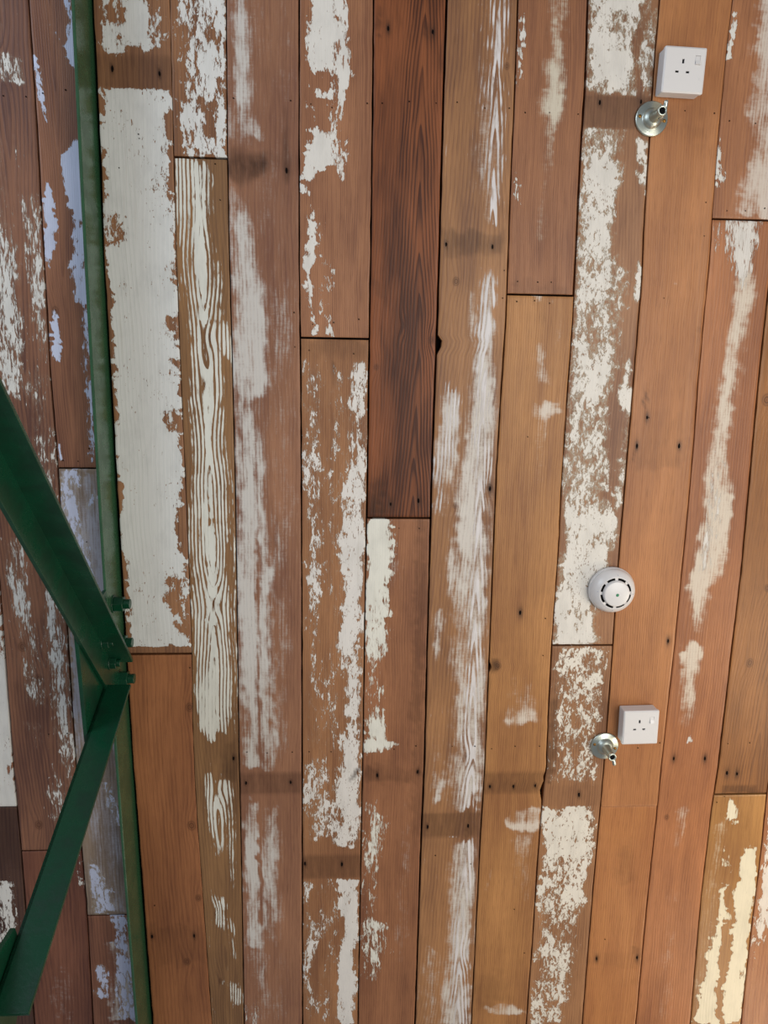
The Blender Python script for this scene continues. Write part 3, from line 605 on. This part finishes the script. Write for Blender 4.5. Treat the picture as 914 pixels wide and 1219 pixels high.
m = wood_mat(28, (184, 124, 88), (150, 92, 64), (0.5, 120, 1.0, .3), paint=(232, 218, 196), style=(80, 2.5), gloss=.28)
board('S13', ('S13', .15), None, None, m, [('P', [(300, .0, .5, .3), (960, .0, .5, .5), (1020, .0, .5, .62), (1100, .0, .4, .5), (1160, .0, .2, .3)], .12)], dz=.0003, label='pinkish board with sparse paint')
m = wood_mat(29, (172, 116, 80), (136, 86, 60), (0.5, 120, 1.0, .3))
board(('S13', .15), ('S13', .30), None, None, m, [('W', [(0, .2, .6, .5), (1219, .2, .7, .6)], .2)], dense=.03)

m = wood_mat(31, (176, 116, 78), (138, 86, 58), (0.4, 130, 1.0, .3))
board(('S13', .30), ('S13', .45), None, 700, m, [('P', [(-200, .3, .8, .5), (700, .2, .6, .5)], .2)], dense=.03)
m = wood_mat(32, (166, 110, 76), (128, 80, 54), (0.6, 120, 1.0, .3))
board(('S13', .30), ('S13', .45), 702, None, m, [], dense=.03)
m = wood_mat(33, (170, 114, 80), (132, 84, 58), (0.5, 130, 1.0, .3))
board(('S13', .45), ('S13', .60), None, None, m, [('W', [(-100, .3, .8, .6), (900, .2, .6, .5)], .2)], dense=.03)
m = wood_mat(34, (140, 94, 70), (98, 62, 48), (0.4, 130, 1.0, .3))
board(('S0', -0.46), ('S0', -0.31), None, None, m, [('W', [(-100, .3, .8, .6), (1300, .2, .6, .5)], .2)], dense=.03)
m = wood_mat(35, (148, 98, 72), (104, 66, 50), (0.4, 130, 1.0, .3))
board(('S0', -0.61), ('S0', -0.46), None, None, m, [('P', [(-100, .1, .5, .5), (1300, .2, .6, .5)], .2)], dense=.03)

# nails: pins (small) and old cut-nail holes (big), seated in the face of the board they belong to
rs = random.Random(5)
for lst, rad in ((small, .0016), (big, .0031)):
    for (px, py) in lst:
        X, Y = spot(px, py)
        for b in boards:
            o, l, r_, Ya, Yb, zz, ns = b
            if Ya + .003 < Y < Yb - .003:
                xa = float(seam_x(l, np.array([Y]))[0]); xb = float(seam_x(r_, np.array([Y]))[0])
                if xa + .004 < X < xb - .004:
                    ns.append((X, Y, rad * rs.uniform(.85, 1.15))); break
for (o, l, r_, Ya, Yb, zz, ns) in boards:
    if not ns: continue
    bm = bmesh.new()
    for (X, Y, rr) in ns:
        e = 1.9 if rr > .0024 else 1.0
        ring_ = [bm.verts.new((X + rr * math.cos(a) * (0.8 if e > 1 else 1), Y + rr * e * math.sin(a) * rs.uniform(.8, 1.15), zz + .0012)) for a in [k * math.pi / 4 for k in range(8)]]
        rin = [bm.verts.new((X + (v.co.x - X) * .8, Y + (v.co.y - Y) * .8, zz - .0012)) for v in ring_]
        for k in range(8):
            bm.faces.new((ring_[k], ring_[(k + 1) % 8], rin[(k + 1) % 8], rin[k]))
        bm.faces.new(rin)
    n = bm_obj('nail_heads', bm, M_HOLE, o)
    n['kind'] = 'stuff'

# ------------------------------------------------------------------ green steel truss
XB = -0.4915
def prism(pts, x0, x1, bev=0.0012):
    """plate in the truss plane: pts = (Y, drop below the ceiling)"""
    bm = bmesh.new()
    a = [bm.verts.new((x0, y, ZC - d)) for y, d in pts]; b = [bm.verts.new((x1, y, ZC - d)) for y, d in pts]
    n = len(pts); bm.faces.new(a); bm.faces.new(b[::-1])
    for i in range(n): bm.faces.new((a[i], b[i], b[(i + 1) % n], a[(i + 1) % n]))
    bmesh.ops.recalc_face_normals(bm, faces=bm.faces[:])
    if bev: bmesh.ops.bevel(bm, geom=[e for e in bm.edges if e.calc_length() > .004], offset=bev, segments=2, affect='EDGES', profile=.6)
    return bm

def boxm(bm, cx, cy, cz, sx, sy, sz, bev=0, seg=2, mat=None):
    r = bmesh.ops.create_cube(bm, size=1.0)
    vs = r['verts']
    for v in vs: v.co = Vector((v.co.x * sx + cx, v.co.y * sy + cy, v.co.z * sz + cz))
    if bev:
        es = list({e for v in vs for e in v.link_edges})
        bmesh.ops.bevel(bm, geom=es, offset=bev, segments=seg, affect='EDGES', profile=.5)
    return bm

truss = thing('roof_truss', 'green painted steel angle truss bolted together along the left of the ceiling', 'truss', (XB, .6, ZC))
def tpart(name, bm, mat=M_GREEN, label=None, smooth=False):
    o = bm_obj(name, bm, mat, None, smooth); o.parent = truss
    o.matrix_parent_inverse = Matrix.Translation(truss.location).inverted()
    if label: o['label'] = label
    return o
# top chord: a T, its stem hanging 100 mm below the boards, its table above them
cq = np.polyfit(seam['BR'][:, 1], seam['BR'][:, 0], 2)
bm = bmesh.new(); rows = []
prof = [(-.0062, -.014), (-.0062, .0985), (-.0048, .100), (-.0012, .100), (0, .0985), (0, -.014)]
for k in range(25):
    y = Y_TOP + (Y_BOT - Y_TOP) * k / 24; x = float(np.polyval(cq, y)) - .0008
    rows.append([bm.verts.new((x + a_, y, ZC - d_)) for a_, d_ in prof])
for A, B in zip(rows, rows[1:]):
    for i in range(6): bm.faces.new((A[i], B[i], B[(i + 1) % 6], A[(i + 1) % 6]))
bm.faces.new(rows[0]); bm.faces.new(rows[-1][::-1])
tpart('top_chord', bm, M_OLIVE, 'olive green top chord under the boards')
tpart('gusset_plate', prism([(.487, .1005), (.50, .20), (.515, .287), (.748, .268), (.80, .20), (.83, .1005)], XB - .0075, XB + .0003), label='green gusset plate at the joint')

def angle(p0, p1, in_leg, out_leg, side, end0=(0, 0), end1=(0, 0), th=.007, off=.0005):
    """L-section from p0 to p1, both (Y, drop) on the heel; in-plane leg of width in_leg to `side`; the other leg stands out to +X"""
    p0, p1 = np.array(p0), np.array(p1); d = (p1 - p0) / np.linalg.norm(p1 - p0); nrm = np.array([-d[1], d[0]]) * side
    def leg_in():
        a = p0 + d * end0[0]; b = p1 + d * end1[0]
        return prism([tuple(a), tuple(b), tuple(b + nrm * in_leg), tuple(a + nrm * in_leg)], XB + off, XB + th + off)
    bm1 = leg_in()
    a = p0 + d * end0[1]; b = p1 + d * end1[1]
    bm2 = prism([tuple(a), tuple(b), tuple(b + nrm * th), tuple(a + nrm * th)], XB + off, XB + out_leg)
    me = bpy.data.meshes.new('tmp'); bm2.to_mesh(me); bm1.from_mesh(me); bm2.free(); bpy.data.meshes.remove(me)
    return bm1
# brace running up the picture towards the lower left of the truss
h0 = (.142 - .50 * 1.13, .551 + .50); h1 = (.142 + .44 * 1.13, .551 - .44)
tpart('brace', angle(h0, h1, .064, .052, +1, end1=(.085, 0)), label='upper diagonal angle brace')
q0 = (.679, .150); q1 = (.679 + .583 * .411, .150 + .583)
tpart('brace', angle(q0, q1, .050, .055, -1, end0=(.012, 0), end1=(.0, 0), off=.0012), label='lower diagonal angle brace')
# lower joint and bottom chord, just past the edge of the frame
tpart('gusset_plate', prism([(.862, .632), (.850, .86), (1.10, .86), (1.06, .70), (.95, .60)], XB - .0085, XB - .0005), label='gusset plate at the foot of the lower brace')
BCD = .82
bm = prism([(Y_TOP, BCD), (Y_BOT, BCD), (Y_BOT, BCD + .06), (Y_TOP, BCD + .06)], XB + .0005, XB + .007)
tpart('bottom_chord', bm)

def bolt(Y, d, x0, length, head, nuts=True, axis=1):
    bm = bmesh.new()
    def cyl(r, xa, xb, seg, rot=0):
        res = bmesh.ops.create_cone(bm, cap_ends=True, segments=seg, radius1=r, radius2=r, depth=xb - xa, matrix=Matrix.Translation(((xa + xb) / 2, Y, ZC - d)) @ Matrix.Rotation(math.pi / 2, 4, 'Y') @ Matrix.Rotation(rot, 4, 'Z'))
    cyl(head * 1.15, x0, x0 + .003, 20)
    cyl(head, x0 + .003, x0 + .003 + length * .6, 6, .3)
    cyl(head * .62, x0 + .003 + length * .6, x0 + .003 + length, 14)
    bmesh.ops.bevel(bm, geom=bm.edges[:], offset=.0007, segments=1, affect='EDGES')
    return bm
for (Y, d, x0, L, hd) in ((.532, .058, XB, .034, .0175), (.622, .056, XB, .034, .0175), (.708, .054, XB, .034, .0175),
                       (.578, .168, XB + .007, .020, .013), (.640, .128, XB + .007, .020, .013)):
    tpart('bolt', bolt(Y, d, x0, L, hd))

# ------------------------------------------------------------------ sockets
def plate_with_holes(bm, w, h, z0, z1, holes, r=.003):
    """rounded face plate, its face at z0 (lower), back z1, with real rectangular openings; returns nothing"""
    xs = sorted({-w / 2, w / 2, -w / 2 + r, w / 2 - r} | {v for a, b, c, d in holes for v in (a, b)})
    ys = sorted({-h / 2, h / 2, -h / 2 + r, h / 2 - r} | {v for a, b, c, d in holes for v in (c, d)})
    vm = {}
    def vt(x, y, z):
        k = (round(x, 6), round(y, 6), round(z, 6))
        if k not in vm:
            zz = z
            if z == z0:   # soften the rim
                ex = max(0, abs(x) - (w / 2 - r)) / r; ey = max(0, abs(y) - (h / 2 - r)) / r
                zz = z + max(ex, ey) * .0022
            fx, fy = x, y
            if abs(abs(x) - w / 2) < 1e-6 and abs(abs(y) - h / 2) < 1e-6: fx, fy = x * .985, y * .985
            vm[k] = bm.verts.new((fx, fy, zz))
        return vm[k]
    for i in range(len(xs) - 1):
        for j in range(len(ys) - 1):
            cx, cy = (xs[i] + xs[i + 1]) / 2, (ys[j] + ys[j + 1]) / 2
            if any(a < cx < b and c < cy < d for a, b, c, d in holes): continue
            bm.faces.new([vt(xs[i], ys[j], z0), vt(xs[i], ys[j + 1], z0), vt(xs[i + 1], ys[j + 1], z0), vt(xs[i + 1], ys[j], z0)])
    for i in range(len(xs) - 1):
        for y in (-h / 2, h / 2):
            bm.faces.new([vt(xs[i], y, z0), vt(xs[i + 1], y, z0), vt(xs[i + 1], y, z1), vt(xs[i], y, z1)])
    for j in range(len(ys) - 1):
        for x in (-w / 2, w / 2):
            bm.faces.new([vt(x, ys[j], z0), vt(x, ys[j + 1], z0), vt(x, ys[j + 1], z1), vt(x, ys[j], z1)])
    for a, b, c, d in holes:
        for (p, q) in (((a, c), (b, c)), ((b, c), (b, d)), ((b, d), (a, d)), ((a, d), (a, c))):
            bm.faces.new([vt(*p, z0), vt(*q, z0), vt(*q, z0 + .004), vt(*p, z0 + .004)])

def make_socket(name, label, px, py, rot):
    X, Y = spot(px, py, .034)
    t = thing(name, label, 'socket', (X, Y, ZC - .0015), rot, 'switched power sockets on the ceiling')
    # children use: x to the right of the face, y down the face (photo), z down = negative
    bm = bmesh.new(); boxm(bm, 0, 0, -.0135, .084, .084, .0265, .003, 2)
    bm_obj('back_box', bm, M_WHITE, t)
    E, L, N = (-.0022, .0022, -.0200, -.0115), (-.0145, -.0075, .0020, .0060), (.0075, .0145, .0020, .0060)
    sh = (-.004, .0)
    holes = [tuple((h[0] + sh[0] - .0, h[1] + sh[0] - .0, h[2] + sh[1], h[3] + sh[1])) for h in (E, L, N)]
    sw = (.0205, .0310, -.0275, -.0105)
    bm = bmesh.new(); plate_with_holes(bm, .086, .086, -.0365, -.0265, holes + [sw])
    bm_obj('face_plate', bm, M_WHITE, t)
    for h in holes:
        bm = bmesh.new(); boxm(bm, (h[0] + h[1]) / 2, (h[2] + h[3]) / 2, -.0335, h[1] - h[0], h[3] - h[2], .001)
        bm_obj('pin_slot', bm, M_DARK, t)
    # rocker: one end pressed in
    bm = bmesh.new(); x0, x1, y0, y1 = sw; e = .0004
    prof = [(y0 + e, -.0362), ((y0 + y1) / 2, -.0372), (y1 - e, -.0398), (y1 - e, -.031), (y0 + e, -.031)]
    a = [bm.verts.new((x0 + e, y, z)) for y, z in prof]; b = [bm.verts.new((x1 - e, y, z)) for y, z in prof]
    bm.faces.new(a); bm.faces.new(b[::-1])
    for i in range(5): bm.faces.new((a[i], b[i], b[(i + 1) % 5], a[(i + 1) % 5]))
    bmesh.ops.recalc_face_normals(bm, faces=bm.faces[:])
    bmesh.ops.bevel(bm, geom=bm.edges[:], offset=.0005, segments=1, affect='EDGES')
    bm_obj('rocker_switch', bm, M_WHITE, t)
    # fixing screw caps left and right
    for sx in (-1, 1):
        bm = bmesh.new(); bmesh.ops.create_cone(bm, cap_ends=True, segments=16, radius1=.0022, radius2=.0020, depth=.0008, matrix=Matrix.Translation((sx * .0335, .016, -.0366)))
        bm_obj('screw_cap', bm, M_WHITE, t)
    return t
make_socket('power_socket', 'white power socket at the top right, above its round metal hook plate', 813.5, 84, math.radians(1.2))
make_socket('power_socket', 'white power socket at the lower right, below the smoke detector', 762, 865.5, math.radians(-1.0))

# ------------------------------------------------------------------ smoke detector
def lathe(bm, prof, seg=48, mat=None):
    rings = []
    for r, z in prof:
        if r < 1e-6: rings.append([bm.verts.new((0, 0, z))])
        else: rings.append([bm.verts.new((r * math.cos(2 * math.pi * k / seg), r * math.sin(2 * math.pi * k / seg), z)) for k in range(seg)])
    for A, B in zip(rings, rings[1:]):
        for k in range(seg):
            k2 = (k + 1) % seg
            if len(A) == 1 and len(B) == 1: continue
            if len(A) == 1: bm.faces.new((A[0], B[k2], B[k]))
            elif len(B) == 1: bm.faces.new((A[k], A[k2], B[0]))
            else: bm.faces.new((A[k], A[k2], B[k2], B[k]))
    return bm
X, Y = spot(728.5, 702.5, .012)
det = thing('smoke_detector', 'round white smoke detector between the two sockets with a green dot', 'smoke detector', (X, Y, ZC - .0012))
Rd = .054
bm = lathe(bmesh.new(), [(.0, 0), (Rd - .001, 0), (Rd, -.001), (Rd, -.010), (Rd - .001, -.0115), (Rd - .0025, -.012), (0, -.012)])
bm_obj('mounting_base', bm, M_WHITE, det, True)
bm = lathe(bmesh.new(), [(0, -.011), (Rd - .0018, -.011), (Rd - .0012, -.0135), (Rd - .004, -.022), (Rd - .009, -.029), (Rd - .0150, -.034), (Rd - .0165, -.0352), (Rd - .0178, -.0352), (Rd - .0178, -.034), (.0305, -.034), (.0305, -.0400), (.0290, -.0425), (.0270, -.0432), (0, -.0440)], 64)
bm_obj('housing', bm, M_WHITE, det, True)
def arc_slot(a0, a1, r0, r1, z0, z1, n=8):
    bm = bmesh.new(); rows = []
    for k in range(n + 1):
        a = math.radians(a0 + (a1 - a0) * k / n)
        rows.append([bm.verts.new((r * math.cos(a), r * math.sin(a), z)) for r, z in ((r0, z0), (r1, z1), (r1, z1 + .003), (r0, z0 + .003))])
    for A, B in zip(rows, rows[1:]):
        for i in range(4): bm.faces.new((A[i], B[i], B[(i + 1) % 4], A[(i + 1) % 4]))
    bm.faces.new(rows[0]); bm.faces.new(rows[-1][::-1])
    return bm
for k in range(8):
    c = 22 + k * 45
    bm_obj('vent_slot', arc_slot(c - 16, c + 16, .0308, .0362, -.0350, -.0345), M_DARK, det)
for a in (4, 94, 184, 274):   # small marks round the rim
    bm = bmesh.new(); boxm(bm, .0415 * math.cos(math.radians(a)), .0415 * math.sin(math.radians(a)), -.0318, .0018, .0018, .002)
    bm_obj('locating_mark', bm, M_GREY, det)
bm = bmesh.new(); bmesh.ops.create_uvsphere(bm, u_segments=16, v_segments=8, radius=.0040, matrix=Matrix.Translation((.001, .002, -.0432)) @ Matrix.Diagonal((1, 1, .45, 1)))
bm_obj('indicator_light', bm, M_LED, det, True)

# ------------------------------------------------------------------ hook plates
def make_hook(label, px, py, lean, arm_dir, arm_len, rot):
    """zinc ceiling plate with a dished boss, a tube stem and a hook arm.  lean = tilt of the stem (x, y)"""
    X, Y = spot(px, py, .004)
    t = thing('ceiling_hook', label, 'hook', (X, Y, ZC - .0015), 0, 'zinc hook plates beside the sockets')
    bm = lathe(bmesh.new(), [(0, 0), (.0335, 0), (.0345, -.001), (.0345, -.003), (.0325, -.0048), (.0215, -.0055), (.0200, -.0075), (.0185, -.0110), (.0150, -.0145), (.0105, -.0170), (.0080, -.0185), (0, -.0185)], 48)
    bm_obj('mounting_plate', bm, M_ZINC, t, True)
    for s in (-1, 1):
        a = rot; bm = bmesh.new()
        bmesh.ops.create_uvsphere(bm, u_segments=12, v_segments=6, radius=.0038, matrix=Matrix.Translation((s * .0265 * math.cos(a), s * .0265 * math.sin(a), -.0050)) @ Matrix.Diagonal((1, 1, .5, 1)))
        bm_obj('screw', bm, M_BRASS, t, True)
    # stem: tapering tube, open at the end
    ax = Vector((lean[0], lean[1], -1)).normalized()
    rotm = Vector((0, 0, -1)).rotation_difference(ax).to_matrix().to_4x4()
    L = .042
    bm = lathe(bmesh.new(), [(.0125, .004), (.0105, -.006), (.0092, -.014), (.0090, -.028), (.0098, -.034), (.0098, -L + .001), (.0088, -L), (.0066, -L), (.0058, -L + .002), (.0058, -L + .010), (0, -L + .010)], 28)
    bmesh.ops.transform(bm, matrix=Matrix.Translation((0, 0, -.016)) @ rotm, verts=bm.verts[:])
    bm_obj('stem', bm, M_ZINC, t, True)
    tip = Vector((0, 0, -.016)) + ax * (L - .0085)
    bm = bmesh.new(); bmesh.ops.create_cone(bm, cap_ends=True, segments=20, radius1=.0058, radius2=.0058, depth=.001, matrix=Matrix.Translation(Vector((0, 0, -.016)) + ax * (L - .002)) @ rotm)
    bm_obj('bore', bm, M_DARK, t)
    # hook arm: round rod swept along a bend
    a = Vector((arm_dir[0], arm_dir[1], 0)).normalized(); side = Vector((arm_dir[2], arm_dir[3], 0))
    base = Vector((0, 0, -.016)) + ax * (L * .86) + side * .010
    P = []
    for k in range(13):
        f = k / 12
        P.append(base + a * (-.008 + (arm_len + .008) * f) + Vector((0, 0, .016 * (1 - f) ** 2 - .004 * f)) + side * (-.006 * (1 - f) ** 3))
    bm = bmesh.new(); rings = []; seg = 12
    for k, p in enumerate(P):
        tg = (P[min(k + 1, 12)] - P[max(k - 1, 0)]).normalized(); n1 = tg.cross(Vector((0.3, 0.2, 1))).normalized(); n2 = tg.cross(n1)
        rr = .0058 - .0016 * k / 12
        if k in (0, 12): rr *= .8
        rings.append([bm.verts.new(p + n1 * rr * math.cos(2 * math.pi * i / seg) + n2 * rr * math.sin(2 * math.pi * i / seg)) for i in range(seg)])
    for A, B in zip(rings, rings[1:]):
        for i in range(seg): bm.faces.new((A[i], A[(i + 1) % seg], B[(i + 1) % seg], B[i]))
    bm.faces.new(rings[0]); bm.faces.new(rings[-1][::-1])
    bm_obj('hook_arm', bm, M_ZINC, t, True)
    return t
make_hook('round zinc hook plate at the top right, its arm bent up over the upper socket', 775.5, 141.5, (0, 0), (-.05, -1, .75, .25), .022, math.radians(8))
make_hook('round zinc hook plate at the lower right, its arm bent down beside the lower socket', 719.5, 888, (0, 0), (.10, 1, .5, .3), .018, math.radians(12))
